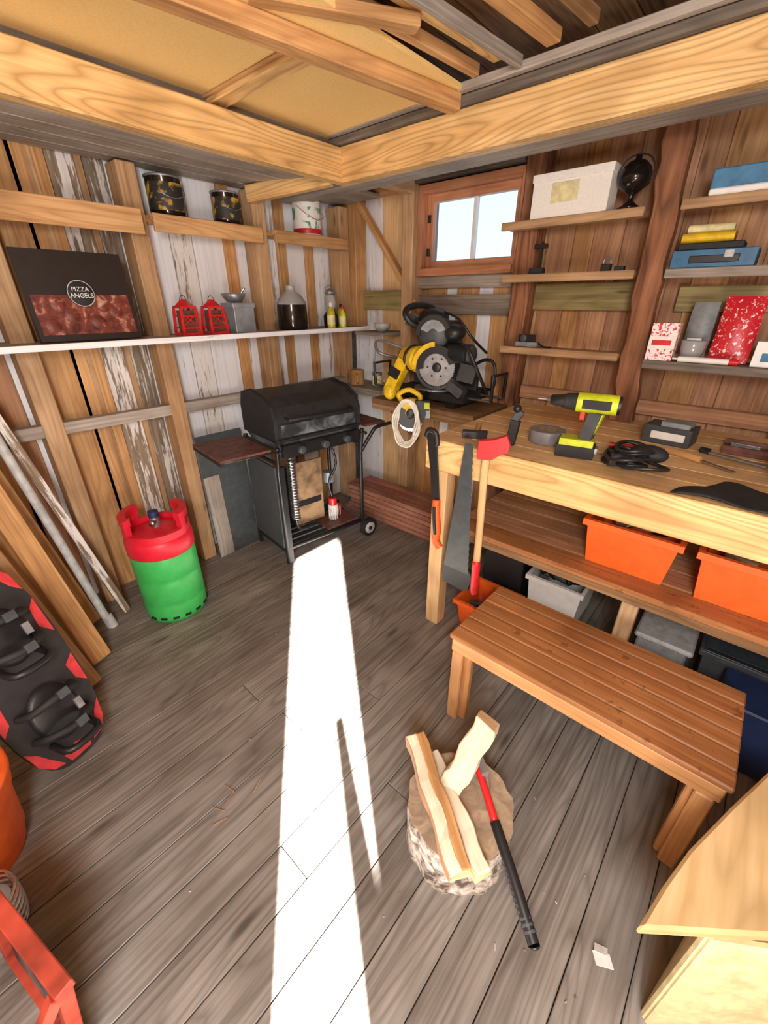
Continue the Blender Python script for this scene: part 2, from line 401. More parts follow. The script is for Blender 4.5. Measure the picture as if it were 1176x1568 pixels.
# ---------------- window ----------------
b=B('window_1',.004)
fx0,fx1=2.40,2.54
b.bb(fx0,fx1,wy1-.0,wy1+.035,wz0-.03,wz1+.03,'frame');b.bb(fx0,fx1,wy0-.015,wy0,wz0-.03,wz1+.03,'frame')
b.bb(fx0,fx1,wy0,wy1,wz1-.01,wz1+.03,'frame');b.bb(fx0-.02,fx1,wy0,wy1,wz0-.03,wz0+.01,'frame')
a0,a1,c0,c1=wy0,wy1,wz0+.01,wz1-.01
t=.042
b.bb(2.45,2.49,a0,a0+t,c0,c1,'frame');b.bb(2.45,2.49,a1-t,a1,c0,c1,'frame');b.bb(2.45,2.49,a0+t,a1-t,c0,c0+t,'frame');b.bb(2.45,2.49,a0+t,a1-t,c1-t,c1,'frame')
b.bb(2.455,2.485,1.468,1.490,c0+t,c1-t,'whitep');b.bb(2.468,2.472,a0+t,a1-t,c0+t,c1-t,'glass')
for z in(1.75,1.92): b.bb(2.44,2.452,a1-.03,a1-.01,z,z+.04,'black')
b.done()
# ---------------- ceiling / loft ----------------
b=B('ceiling',.002)
b.bb(X0-.1,X1+.1,Y0-.1,Y1+.1,ZT,ZT+.06,'dkgrey')
y=Y0
while y<1.2:
    w=.14; b.bb(X0,X1,y+.002,y+w-.002,2.33,2.35,'dkwood'); y+=w
b.bb(X0,X1,1.2,Y1,2.33,2.35,'dkwood')
b.done()
b=B('ceiling_panel'); b.bb(X0,1.80,1.16,1.93,2.205,2.22,'panel'); b.done()
b=B('loft_floor_boards',.003)
y=1.925
while y<2.49:
    w=.115; b.bb(X0,1.80,y+.003,min(2.49,y+w)-.003,2.06,2.08,'grey'); y+=w
b.bb(1.88,2.02,-.85,2.49,2.03,2.055,'grey')
b.bb(1.81,2.36,2.1,2.49,2.07,2.09,'grey');b.done()
b=B('ceiling_beam',.004); b.bb(X0,1.815,1.862,1.925,2.03,2.165,'beam'); b.done()
b=B('ceiling_beam',.004); b.bb(1.815,1.88,-.85,1.925,2.03,2.17,'beam'); b.done()
b=B('ceiling_beam',.004); b.beam((1.60,2.37,2.012),(1.80,1.93,2.06),.05,.075,'beam'); b.done()
b=B('ceiling_beam',.004); b.beam((X0,1.765,2.178),(1.785,1.20,2.178),.065,.05,'orange'); b.done()
b=B('trim_3',.003)
b.bb(1.165,1.235,1.35,1.93,2.18,2.204,'beam',axis=1);b.bb(1.15,1.165,1.35,1.93,2.195,2.204,'orange',axis=1)
b.bb(X0,1.80,1.93,1.96,2.165,2.23,'dkgrey')
b.bb(1.79,1.90,-.85,1.96,2.172,2.20,'dkgrey');b.bb(1.76,1.79,-.85,1.9,2.20,2.225,'grey')
b.done()
b=B('ceiling_batten',.003)
for y0,z,w,m in((1.12,2.24,.03,'orange'),(1.03,2.26,.05,'beam'),(.95,2.22,.02,'grey'),(.84,2.25,.05,'orange'),(.72,2.26,.03,'dkwood')):
    b.beam((X0,y0+.30,z),(1.76,y0-.02,z),w,.035,m)
b.beam((.95,1.30,2.215),(1.35,1.05,2.215),.05,.03,'orange')
for y0 in(.3,-.2,-.6): b.beam((X0,y0,2.28),(2.4,y0,2.28),.06,.07,'dkwood')
b.done()
b=B('ceiling_beam',.004); b.bb(1.885,2.37,1.84,1.90,2.06,2.14,'post'); b.done()
b=B('ceiling_beam',.004); b.beam((1.9,.72,2.14),(2.24,.60,2.12),.05,.06,'grey'); b.done()
b=B('ceiling_plate',.004)
b.bb(2.38,2.494,1.94,2.36,2.10,2.19,'orange');b.bb(2.38,2.494,1.18,1.85,2.11,2.19,'dkgrey'); b.done()
# ---------------- workbench ----------------
b=B('workbench',.003)
x=1.44
while x<2.30:
    b.bb(x+.001,x+.129,-.80,1.0,.955,.985,'pine',axis=1); x+=.13
b.bb(1.415,1.44,-.80,1.0,.855,.987,'beam',axis=1,rnd=.3)
b.bb(1.44,2.34,.975,1.0,.86,.955,'pine')
for (x0,y0) in((1.441,.90),(1.441,-.78),(2.27,.90),(2.27,-.78)): b.bb(x0,x0+.07,y0,y0+.072,0,.955,'pine')
x=1.47
for i in range(7):
    b.bb(x+.002,x+.118,-.78,.88,.565,.59,'brown' if i else 'stain',axis=1); x+=.122
b.bb(1.475,1.5,-.78,.88,.53,.565,'dkwood',axis=1)
b.bb(1.6,1.67,.1,.16,0,.565,'post')
b.done()
# ---------------- slatted bench ----------------
b=B('slatted_wooden_bench',.004)
bx0,bx1,by0,by1=1.03,1.42,-.25,.585
n=6;w=(bx1-bx0)/n
for i in range(n): b.bb(bx0+i*w+.002,bx0+(i+1)*w-.002,by0,by1,.40,.42,'stain',axis=1)
b.bb(bx0+.005,bx0+.025,by0+.01,by1-.01,.345,.40,'benchleg',axis=1);b.bb(bx1-.025,bx1-.005,by0+.01,by1-.01,.345,.40,'benchleg',axis=1)
b.bb(bx0+.025,bx1-.025,by0+.02,by0+.04,.345,.40,'benchleg');b.bb(bx0+.025,bx1-.025,by1-.04,by1-.02,.345,.40,'benchleg')
for x0 in(bx0+.026,bx1-.066):
    for y0 in(by0+.04,by1-.085): b.bb(x0,x0+.03,y0,y0+.04,0,.40,'benchleg',axis=2)
for x0,y0 in((bx0,by0+.02),(bx0,by1-.06)): b.bb(x0+.004,x0+.026,y0,y0+.045,0,.345,'benchleg',axis=2)
b.done()
# ---------------- chopping block ----------------
b=B('chopping_block',0)
cx,cy,rr,hh=.68,.30,.152,.20
seg=40;vs=[];fs=[]
rad=[1+R.uniform(-.035,.035) for _ in range(seg)]
lv=[(.0,.95),(.03,1.),(.10,.98),(.17,1.0),(.197,.99)]
for z,k in lv:
    for i in range(seg):
        a=2*math.pi*i/seg;q=rr*rad[i]*k*(1+R.uniform(-.01,.01));vs.append((q*math.cos(a),q*math.sin(a),z))
for l in range(len(lv)-1):
    for i in range(seg):
        j=(i+1)%seg;fs.append((l*seg+i,l*seg+j,(l+1)*seg+j,(l+1)*seg+i))
b.add(vs,fs,'birch',Matrix.Translation((cx,cy,0)),smooth=True,axis=2)
top=[(rr*rad[i]*.99*math.cos(2*math.pi*i/seg),rr*rad[i]*.99*math.sin(2*math.pi*i/seg)) for i in range(seg)]
b.prism(top,.004,'cutend',Matrix.Translation((cx,cy,.196)));b.done()
def splitlog(name,p1,p2,poly,mats,roll=0):
    b=B(name,.003);p1=V(p1);p2=V(p2);d=(p2-p1);L=d.length
    T=d.to_track_quat('Z','Y').to_matrix().to_4x4();T=T@Matrix.Rotation(roll,4,'Z');T.translation=p1
    n=len(poly);K=10;vs=[]
    for k in range(K+1):
        bend=.004*math.sin(k*1.3)
        for i,(x,y) in enumerate(poly): vs.append((x+bend+R.uniform(-.002,.002),y+R.uniform(-.002,.002),L*k/K+ (R.uniform(-.006,.006))))
    for m in sorted(set(mats)):
        fl=[(k*n+i,k*n+(i+1)%n,(k+1)*n+(i+1)%n,(k+1)*n+i) for k in range(K) for i in range(n) if mats[i]==m]
        b.add(vs,fl,m,T,axis=2,rnd=.5)
    b.add(vs,[tuple(range(n))[::-1],tuple(K*n+i for i in range(n))],'split',T,axis=2,rnd=.4)
    bmesh.ops.remove_doubles(b.bm,verts=b.bm.verts,dist=.00005)
    return b.done()
splitlog('split_firewood',(.51,.20,.243),(.70,.485,.288),[(-.03,-.027),(.0,-.036),(.027,-.03),(.031,.018),(0,.034),(-.03,.022)],['brown','bark','brown','splitw','orange','brown'])
splitlog('split_firewood',(.555,.155,.230),(.72,.43,.234),[(-.021,-.021),(.024,-.025),(.022,.018),(-.018,.024)],['split','split','splitw','splitw'])
splitlog('split_firewood',(.675,.335,.218),(.80,.30,.43),[(-.034,-.030),(.032,-.032),(.036,.028),(-.028,.034)],['split','splitw','splitw','splitw'],roll=.5)
b=B('hatchet',.002)
hd=V((.775,.30,.238)); he=V((.545,.012,.158)); d=(he-hd).normalized(); mid=hd.lerp(he,.36)
b.tube([hd,hd.lerp(mid,.5)+V((0,0,.004)),mid],.011,'red',seg=10); b.tube([mid,mid.lerp(he,.5)+V((0,0,.006)),he.lerp(mid,.05),he],.0145,'black',seg=10)
for i in range(12): 
    q=mid.lerp(he,.35+.05*i); b.cyl(q,q+d*.006,.0165,'dkgreyp',seg=10)
T=frameM(hd,(0,0,-1),-d)
b.prism([(-.02,-.025),(-.02,.03),(.01,.025),(.030,.035),(.032,-.04),(.01,-.028)],.022,'steelw',T)
b.done()
b=B('wood_chips')
for i in range(30):
    if i<14: a=R.uniform(0,6.28);q=R.uniform(.18,.45);x,y=cx+q*math.cos(a),cy+q*math.sin(a)
    else: x,y=R.uniform(0,1.2),R.uniform(-.2,1.6)
    if (x>1.0 and y<.62): continue
    s_=R.uniform(.002,.005);b.box((x,y,.0018),(s_*R.uniform(1,3.),s_,.002),R.choice(['grey','splitw','dkgrey']),rot=(0,0,R.uniform(0,3)))
for i in range(5):
    x,y=.28+R.uniform(-.06,.06),.98+R.uniform(-.1,.1);a=R.uniform(0,3);b.cyl((x,y,.003),(x+.05*math.cos(a),y+.05*math.sin(a),.003),.0014,'brown',seg=6)
b.done()
# ---------------- gas bottle ----------------
b=B('propane_gas_bottle',0)
g0=(.63,2.06,0)
b.lathe([(.12,0),(.148,.008),(.152,.03),(.152,.10),(.148,.11),(.152,.12),(.152,.24),(.148,.25),(.152,.26),(.152,.385),(.15,.39)],'green_g',c=g0,seg=40)
b.lathe([(.153,.385),(.156,.39),(.156,.455),(.150,.475),(.12,.485),(.05,.50),(0,.505)],'gas_red',c=g0,seg=40,cap=False)
GT=Matrix.Translation(g0);dg=math.degrees
b.arcplate(.128,.150,0,360,.46,.51,'gas_red',GT,40)
for a in(-.35,math.pi-.55):
    b.arcplate(.122,.150,dg(a-.75),dg(a-.5),.505,.56,'gas_red',GT,5);b.arcplate(.122,.150,dg(a+.5),dg(a+.75),.505,.56,'gas_red',GT,5);b.arcplate(.118,.152,dg(a-.78),dg(a+.78),.555,.59,'gas_red',GT,16)
b.cyl((.63,2.06,.50),(.63,2.06,.56),.022,'steelw');b.cyl((.63,2.06,.535),(.60,2.02,.535),.014,'steel');b.cyl((.63,2.06,.555),(.63,2.06,.585),.024,'dblue')
for i in range(8):
    a=math.radians(200+i*22); p=V((.63+.1525*math.cos(a),2.06+.1525*math.sin(a),.035)); b.box(p,(.03,.006,.012),'black',rot=(0,0,a+math.pi/2))
b.done()
# ---------------- BBQ ----------------
bq=Matrix.Translation((1.60,2.08,0))@Matrix.Rotation(math.radians(-7),4,'Z')
b=B('gas_barbecue_grill',.003)
def P(x,y,z): return bq@V((x,y,z))
def bx(x0,x1,y0,y1,z0,z1,m,**k): b.box(((x0+x1)/2,(y0+y1)/2,(z0+z1)/2),(x1-x0,y1-y0,z1-z0),m,Mx=bq,**k)
def taper(x0,x1,y0,y1,z0,z1,ins,m):
    vs=[(x0+ins,y0+ins,z0),(x1-ins,y0+ins,z0),(x1-ins,y1-ins,z0),(x0+ins,y1-ins,z0),(x0,y0,z1),(x1,y0,z1),(x1,y1,z1),(x0,y1,z1)]
    b.add(vs,[(0,3,2,1),(4,5,6,7),(0,1,5,4),(1,2,6,5),(2,3,7,6),(3,0,4,7)],m,bq)
HX=.285
taper(-HX,HX,-.20,.18,.70,.80,.04,'gdirt')
bx(-HX-.01,HX+.01,-.21,.19,.80,.815,'grill')
hood=[(-.20,.815),(-.205,.92),(-.175,.985),(-.15,1.0),(-.10,1.03),(.05,1.055),(.15,1.03),(.18,.95),(.18,.815)]
b.prism(hood,2*HX,'grill',bq@frameM((-HX,0,0),(0,1,0),(0,0,1)),axis=2)
h2=[(y*1.03,.815+(z-.815)*1.03) for y,z in hood]
b.prism(h2,.02,'blackm',bq@frameM((-HX-.012,0,0),(0,1,0),(0,0,1)))
b.prism(h2,.02,'blackm',bq@frameM((HX-.008,0,0),(0,1,0),(0,0,1)))
bx(-.255,.255,-.212,-.2,.825,.895,'gdirt')
b.tube([P(-.22,-.2,.93),P(-.22,-.235,.925),P(.22,-.235,.925),P(.22,-.2,.93)],.008,'black',sm=1)
bx(-.27,.27,-.235,-.20,.715,.785,'black')
for k in(-.16,0,.16): b.cyl(P(k,-.235,.75),P(k,-.262,.75),.022,'dkgreyp')
for x in(-.30,.30):
    b.tube([P(x,-.20,.02),P(x,-.20,.62),P(x,-.22,.78)],.013,'black',sm=1);b.tube([P(x,.17,.02),P(x,.17,.78)],.013,'black',sm=1)
    b.tube([P(x,-.20,.10),P(x,.17,.10)],.011,'black',sm=1);b.tube([P(x,-.20,.68),P(x,.17,.68)],.011,'black',sm=1)
    b.tube([P(x,-.26,.76),P(x,.19,.76)],.011,'black',sm=1)
b.tube([P(-.3,-.2,.12),P(.3,-.2,.12)],.011,'black',sm=1);b.tube([P(-.3,.17,.12),P(.3,.17,.12)],.011,'black',sm=1)
b.tube([P(.3,-.2,.62),P(.36,-.24,.74),P(.40,-.25,.78),P(.52,-.25,.785)],.012,'black')
for i in range(6): bx(-.29,.29,-.19+i*.06,-.145+i*.06,.125,.137,'blackm')
bx(.02,.28,-.19,-.02,.137,.145,'choc')
bx(-.317,-.305,-.19,.16,.13,.66,'sheet');bx(-.305,-.265,-.21,-.19,.02,.66,'black')
for i in range(8): bx(-.275,-.258,-.195,-.188,.16+i*.055,.18+i*.055,'steelw')
for i in range(5): bx(-.62,-.335,-.215+i*.078,-.142+i*.078,.765,.778,'choc')
bx(-.62,-.60,-.215,.17,.745,.765,'blackm')
for i in range(5): bx(.335,.50,-.215+i*.078,-.142+i*.078,.785,.798,'choc')
bx(.48,.50,-.215,.17,.765,.785,'blackm')
b.tube([P(-.335,-.2,.76),P(-.62,-.2,.757)],.009,'black',sm=1);b.tube([P(-.335,.16,.76),P(-.62,.16,.757)],.009,'black',sm=1)
b.tube([P(.3,.16,.77),P(.5,.16,.777)],.009,'black',sm=1)
for y in(-.23,.20):
    b.cyl(P(.33,y-.018,.065),P(.33,y+.018,.065),.065,'rubber',seg=28);b.cyl(P(.33,y-.022,.065),P(.33,y+.022,.065),.042,'ltgrey');b.cyl(P(.33,y-.028,.065),P(.33,y+.028,.065),.015,'black')
b.tube([P(.33,-.2,.065),P(.33,.2,.065)],.008,'steel',sm=1)
pts=[]
for i in range(150):
    a=i*.9; pts.append(P(-.19+.025*math.cos(a),-.15+.025*math.sin(a),.67-.40*i/150))
b.tube(pts,.0055,'steel',seg=6,sm=1)
b.tube([P(-.19,-.15,.27),P(-.17,-.14,.2),P(-.10,-.12,.17),P(0,-.1,.17)],.008,'black')
bx(-.14,.08,-.06,-.045,.17,.60,'brownp');bx(-.12,.06,-.065,-.06,.30,.34,'black')
b.cyl(P(-.03,.06,.14),P(-.03,.06,.52),.09,'blackm')
b.cyl(P(.14,-.08,.145),P(.14,-.08,.25),.035,'whitep');b.cyl(P(.14,-.08,.25),P(.14,-.08,.30),.028,'red');b.cyl(P(.20,-.04,.145),P(.20,-.04,.22),.035,'redm');b.cyl(P(.16,-.02,.40),P(.16,-.02,.47),.04,'zinc')
b.tube([P(.14,-.08,.30),P(.12,-.08,.42),P(.17,-.1,.55),P(.14,-.08,.70)],.008,'black')
for i in range(6): b.tube([P(.08+.018*i,-.12,.14),P(.08+.018*i,-.12,.24)],.003,'steel',sm=1,seg=5)
b.done()
b=B('leaning_dark_sheet',.002)
b.beam((1.19,2.345,.0),(1.19,2.366,.80),.30,.006,'sheet',up=(0,-1,.2));b.beam((1.09,2.330,.0),(1.09,2.354,.55),.10,.008,'grey',up=(0,-1,.2));b.done()
# ---------------- lumber stack in corner ----------------
b=B('lumber_stack',.003)
for l in range(6):
    for k in range(3): 
        o=R.uniform(-.02,.02); b.bb(2.10+k*.085+.003,2.10+(k+1)*.085-.003,1.28+o,2.22+o*1.5,.002+l*.037,.034+l*.037,'brick',axis=1)
b.done()
# ---------------- tins, left shelf items ----------------
def tin(name,c,r,h,body,lab,lid='steelw',lh=(.15,.85),handle=True):
    b=B(name);x,y,z=c
    b.lathe([(r*.97,0),(r,.004),(r,h-.004),(r*1.03,h),(r*1.03,h+.004),(r*.9,h+.004),(r*.88,h-.002),(0,h-.002)],body,c=c,cap=False)
    b.lathe([(r*1.006,h*lh[0]),(r*1.012,h*lh[0]+.001),(r*1.012,h*lh[1]),(r*1.006,h*lh[1]+.001)],lab,c=c,cap=False)
    b.lathe([(r*.86,h-.001),(r*.86,h+.003),(0,h+.003)],lid,c=c,cap=False)
    b.lathe([(r*1.0,h-.003),(r*1.045,h),(r*1.045,h+.006),(r*.95,h+.006)],lid,c=c,cap=False)
    if handle: b.tube([(x-r,y-.01,z+h*.85),(x-r*.8,y-r*.9,z+h*.6),(x,y-r*1.12,z+h*.45),(x+r*.8,y-r*.9,z+h*.6),(x+r,y-.01,z+h*.85)],.0018,'steel',seg=5)
    return b
tin('paint_tin',(1.16,2.40,1.8605),.078,.155,'amber','label').done()
tin('paint_tin',(1.475,2.40,1.8605),.07,.14,'amber','label').done()
b=tin('white_paint_tin',(2.03,2.41,1.8605),.085,.18,'whitep','labelr','steelw',(.2,.8))
b.lathe([(.0863,.012),(.0868,.014),(.0868,.036),(.0863,.038)],'red',c=(2.03,2.41,1.8605),cap=False);b.done()
b=B('pizza_box',.003)
T=frameM((.455,2.225,1.352),(1,.03,0),(0,.13,1))
b.box((.195,.168,-.018),(.39,.335,.034),'blkboard',Mx=T)
b.box((.195,.10,.0005),(.36,.15,.002),'pizza',Mx=T)
for i,(x,y) in enumerate(((.06,.06),(.14,.10),(.23,.07),(.31,.11),(.10,.14),(.27,.14))): b.lathe([(0,.002),(.026,.0018),(.028,0)],'pizza',T@Matrix.Translation((x,y,.001)),seg=16,cap=False)
b.lathe([(.0,.0042),(.05,.004),(.051,0)],'blackm',T@Matrix.Translation((.195,.18,.0)),seg=32,cap=False)
b.lathe([(.047,.0045),(.0485,.005),(.05,.0045)],'ltgrey',T@Matrix.Translation((.195,.18,.0)),seg=32,cap=False)
pb=b.done()
def text(s,par,Mx,size,mat):
    c=bpy.data.curves.new('lettering','FONT');c.body=s;c.size=size;c.align_x='CENTER';c.align_y='CENTER';c.extrude=.0005
    c.materials.append(M[mat]);o=bpy.data.objects.new('lettering',c);bpy.context.collection.objects.link(o)
    bpy.context.view_layer.update(); o.parent=par;o.matrix_parent_inverse=par.matrix_world.inverted();o.matrix_world=Mx
    return o
bpy.context.view_layer.update()
text('PIZZA\nANGELS',pb,T@Matrix.Translation((.195,.183,.006)),.024,'whitep')
def lantern(x):
    b=B('red_lantern',.0015);y=2.30;z=1.3455;w=.052;h=.125
    b.bb(x-w,x+w,y-w,y+w,z,z+.014,'red')
    for a in(-1,1):
        for c in(-1,1): b.beam((x+a*w*.88,y+c*w*.88,z+.014),(x+a*w*.72,y+c*w*.72,z+h),.012,.012,'red')
        b.beam((x+a*w*.85,y-w*.85,z+.04),(x-a*w*.76,y-w*.76,z+h-.02),.005,.005,'red')
    for dz_ in(.035,.09): 
        b.beam((x-w*.84,y-w*.84,z+dz_),(x+w*.84,y-w*.84,z+dz_),.004,.008,'red');b.beam((x-w*.84,y+w*.84,z+dz_),(x+w*.84,y+w*.84,z+dz_),.004,.008,'red')
    b.bb(x-w*.8,x+w*.8,y-w*.8,y+w*.8,z+h,z+h+.01,'red')
    b.lathe([(w*.95,0),(w*.45,.022),(w*.3,.030),(0,.032)],'red',c=(x,y,z+h+.01),seg=4,smooth=False,cap=False)
    b.bb(x-w*.6,x+w*.6,y-w*.6,y+w*.6,z+.014,z+h-.01,'choc');b.tube([(x-.02,y,z+h+.03),(x-.012,y,z+h+.05),(x,y,z+h+.058),(x+.012,y,z+h+.05),(x+.02,y,z+h+.03)],.002,'black',seg=5)
    b.done()
lantern(1.10);lantern(1.25)
b=B('metal_box',.003);b.bb(1.34,1.465,2.24,2.36,1.3455,1.49,'zinc');b.bb(1.335,1.47,2.235,2.365,1.47,1.495,'zinc')
b.done()
b=B('steel_bowl');b.lathe([(.02,0),(.04,.006),(.06,.03),(.065,.045),(.062,.045),(.056,.03),(.03,.01),(0,.008)],'steelw',c=(1.385,2.30,1.4955),cap=False);b.cyl((1.40,2.3,1.505),(1.44,2.27,1.57),.006,'steel');b.done()
b=B('glass_carboy')
b.lathe([(0,0),(.085,0),(.09,.01),(.09,.11),(.088,.14)],'amber',c=(1.77,2.30,1.3455),cap=False)
b.lathe([(.088,.14),(.088,.15),(.06,.19),(.03,.21),(.026,.235),(.03,.24),(.0,.243)],'clearp',c=(1.77,2.30,1.3455),cap=False);b.done()
b=B('oil_lamp');c0=(2.09,2.30,1.3455)
b.lathe([(0,0),(.045,0),(.05,.02),(.05,.07),(.04,.09),(.02,.1)],'amber',c=c0,cap=False);b.lathe([(.02,.1),(.03,.12),(.034,.15),(.03,.19),(.02,.2),(0,.2)],'clearp',c=c0,cap=False)
b.lathe([(.035,.2),(.04,.205),(.03,.22),(0,.235)],'steelw',c=c0,cap=False);b.tube([(2.045,2.3,1.45),(2.04,2.3,1.52),(2.06,2.3,1.585),(2.12,2.3,1.585),(2.14,2.3,1.52),(2.135,2.3,1.45)],.0025,'steelw',seg=5);b.done()
def bottle(x,y,z,r,h,m,cap,name='spray_bottle'):
    b=B(name);b.lathe([(0,0),(r,0),(r,.004),(r,h*.6),(r*.8,h*.7),(r*.35,h*.8),(r*.35,h*.86)],m,c=(x,y,z),cap=False);b.lathe([(r*.42,h*.84),(r*.42,h*.98),(r*.3,h),(0,h)],cap,c=(x,y,z),cap=False)
    b.lathe([(r*1.01,h*.15),(r*1.03,h*.16),(r*1.03,h*.5),(r*1.01,h*.51)],'paper',c=(x,y,z),cap=False);b.done()
bottle(2.03,2.235,1.3455,.026,.15,'yel_l','whitep');bottle(2.13,2.23,1.3455,.022,.13,'lime','red');bottle(2.18,2.30,1.3455,.022,.14,'yel_l','blackm')
b=B('thermos_flask');b.cyl((.22,2.3,1.3455),(.22,2.3,1.45),.04,'amber');b.cyl((.22,2.3,1.45),(.22,2.3,1.49),.03,'black');b.done()
b=B('wooden_mug',.002);b.cyl((2.26,2.24,.9585),(2.26,2.24,1.06),.05,'orange');b.tube([(2.22,2.2,1.04),(2.19,2.17,1.03),(2.19,2.17,.99),(2.22,2.2,.975)],.008,'orange');b.done()
tin('coffee_tin',(2.28,2.06,.9585),.035,.09,'steelw','paper').done()
b=B('enamel_bowl');b.lathe([(0,0),(.03,0),(.05,.03),(.055,.05),(.05,.05),(.03,.01),(0,.008)],'ltgrey',c=(2.32,2.05,1.3205),cap=False);b.done()
# ---------------- right shelf items ----------------
b=B('styrofoam_box',.008);b.bb(2.26,2.365,.72,1.06,1.8475,1.985,'foam');b.bb(2.255,2.368,.715,1.065,1.985,2.015,'foam');b.bb(2.257,2.26,.85,.97,1.90,1.975,'paper');b.done()
b=B('table_lantern');c0=(2.31,.645,1.8475)
b.lathe([(0,0),(.045,0),(.047,.008),(.03,.016),(.014,.03),(.012,.05),(.03,.062),(.058,.085),(.064,.11),(.056,.14),(.034,.162),(.012,.17),(.012,.182),(0,.185)],'amber',c=c0,cap=False)
b.tube([(2.31,.70,1.93),(2.31,.712,1.98),(2.31,.69,2.02),(2.31,.645,2.035),(2.31,.60,2.02),(2.31,.578,1.98),(2.31,.59,1.93)],.003,'black',seg=6);b.done()
b=B('blue_storage_box',.004);b.bb(2.25,2.37,-.35,.36,1.8545,1.875,'whitep');b.bb(2.25,2.37,-.35,.36,1.875,1.935,'bluec');b.done()
b=B('bar_clamp',.002);b.bb(2.29,2.31,.99,1.0,1.6225,1.76,'black');b.bb(2.28,2.32,.97,1.04,1.6225,1.65,'blackm');b.bb(2.285,2.315,.97,1.03,1.73,1.75,'black');b.done()
b=B('padlock',.002);b.bb(2.28,2.31,.66,.70,1.6225,1.65,'black');b.tube([(2.295,.665,1.65),(2.295,.668,1.67),(2.295,.692,1.67),(2.295,.695,1.65)],.004,'steelw');b.bb(2.27,2.3,.60,.64,1.6225,1.64,'blackm');b.done()
b=B('compact_camera',.004);b.bb(2.28,2.34,.94,1.06,1.2875,1.31,'greyp');b.bb(2.29,2.33,.97,1.05,1.31,1.345,'black');b.cyl((2.29,1.01,1.33),(2.26,1.01,1.33),.018,'dkgreyp');b.tube([(2.3,.95,1.31),(2.28,.9,1.292),(2.3,.87,1.2915)],.004,'black');b.done()
b=B('tool_case',.004);b.bb(2.235,2.36,.15,.42,1.6195,1.68,'blue');b.bb(2.232,2.236,.20,.36,1.635,1.66,'black')
b.bb(2.230,2.24,.22,.25,1.65,1.675,'ltgrey');b.done()
b=B('board_game_box',.003);b.bb(2.25,2.36,.20,.41,1.6805,1.705,'blackm');b.done()
b=B('paper_rolls');b.cyl((2.29,.24,1.724),(2.29,.41,1.724),.018,'yellow');b.cyl((2.33,.24,1.724),(2.33,.41,1.724),.018,'redm');b.cyl((2.31,.25,1.755),(2.31,.40,1.757),.015,'paper');b.done()
b=B('small_black_box',.003);b.bb(2.25,2.36,-.10,.08,1.6195,1.70,'black');b.done()
Z=1.2775
b=B('red_white_carton',.002);b.bb(2.175,2.24,.315,.412,Z,Z+.145,'redwhite');b.bb(2.173,2.175,.315,.412,Z+.045,Z+.095,'whitep');b.bb(2.172,2.173,.33,.40,Z+.06,Z+.08,'red');b.done()
b=B('clear_tray',.004);b.lathe([(0,0),(.035,0),(.043,.04),(.046,.08),(.044,.08),(.035,.01),(0,.008)],'clearp',c=(2.25,.26,Z),cap=False);b.bb(2.22,2.28,.235,.285,Z+.08,Z+.09,'ltgrey');b.done()
def bag(name,y0,y1,h,m,x=2.28,lean=.05):
    b=B(name);vs=[];fs=[];n,k=9,7
    for s_ in(-1,1):
        for i in range(n):
            for j in range(k):
                u=i/(n-1);v=j/(k-1);bul=math.sin(math.pi*u)**.6*math.sin(math.pi*v)**.6*.025
                vs.append((x+s_*(bul+.002)+lean*v-.02,y0+(y1-y0)*u+R.uniform(-.003,.003),Z+.002+h*v))
    for s_ in range(2):
        o=s_*n*k
        for i in range(n-1):
            for j in range(k-1):
                f=(o+i*k+j,o+(i+1)*k+j,o+(i+1)*k+j+1,o+i*k+j+1);fs.append(f if s_ else f[::-1])
    b.add(vs,fs,m,smooth=True);b.done()
bag('snack_bag',.07,.20,.24,'snack',2.27);bag('foil_bag',.22,.31,.22,'greyp',2.35,.02)
b=B('white_carton',.002);b.bb(2.185,2.25,-.09,.055,Z,Z+.09,'whitep');b.bb(2.183,2.185,-.08,.03,Z+.02,Z+.05,'bluec');b.done()
b=B('sealant_tube');b.cyl((2.175,.29,Z+.012),(2.175,.12,Z+.012),.011,'whitep');b.cyl((2.175,.29,Z+.012),(2.175,.31,Z+.012),.004,'whitep');b.cyl((2.175,.12,Z+.012),(2.175,.09,Z+.012),.0115,'red');b.done()
b=B('black_speaker',.004);b.bb(2.27,2.36,-.3,-.10,Z,Z+.22,'black');b.done()
# ---------------- mitre saw ----------------
b=B('saw_shelf',.003);b.bb(1.98,2.37,1.10,1.84,.93,.955,'dkwood',axis=1);b.bb(1.98,2.0,1.10,1.84,.89,.93,'dkwood',axis=1)
b.beam((2.03,1.2,.93),(2.36,1.2,.62),.03,.04,'dkwood');b.beam((2.03,1.75,.93),(2.36,1.75,.62),.03,.04,'dkwood');b.done()
b=B('mitre_saw',.003);Zs=.9555
for y in(1.3,1.66): b.bb(2.05,2.33,y-.03,y+.03,Zs,Zs+.03,'black')
b.bb(2.06,2.32,1.22,1.74,Zs+.03,Zs+.075,'blackm')
b.lathe([(0,0),(.13,0),(.13,.012),(0,.012)],'steelw',c=(2.17,1.48,Zs+.075),cap=False,smooth=False)
b.bb(1.99,2.1,1.45,1.51,Zs+.04,Zs+.08,'black');b.cyl((1.995,1.48,Zs+.06),(1.96,1.48,Zs+.06),.014,'black')
b.bb(2.25,2.27,1.25,1.43,Zs+.078,Zs+.16,'dkgreyp');b.bb(2.25,2.27,1.53,1.71,Zs+.078,Zs+.16,'dkgreyp')
for y0,y1 in((1.72,1.93),(1.24,1.08)):
    for x in(2.12,2.26): b.cyl((x,y0,Zs+.055),(x,y1,Zs+.055),.008,'steel')
    b.tube([(2.12,y1,Zs+.055),(2.11,y1,Zs+.19),(2.27,y1,Zs+.19),(2.26,y1,Zs+.055)],.010,'black',sm=1)
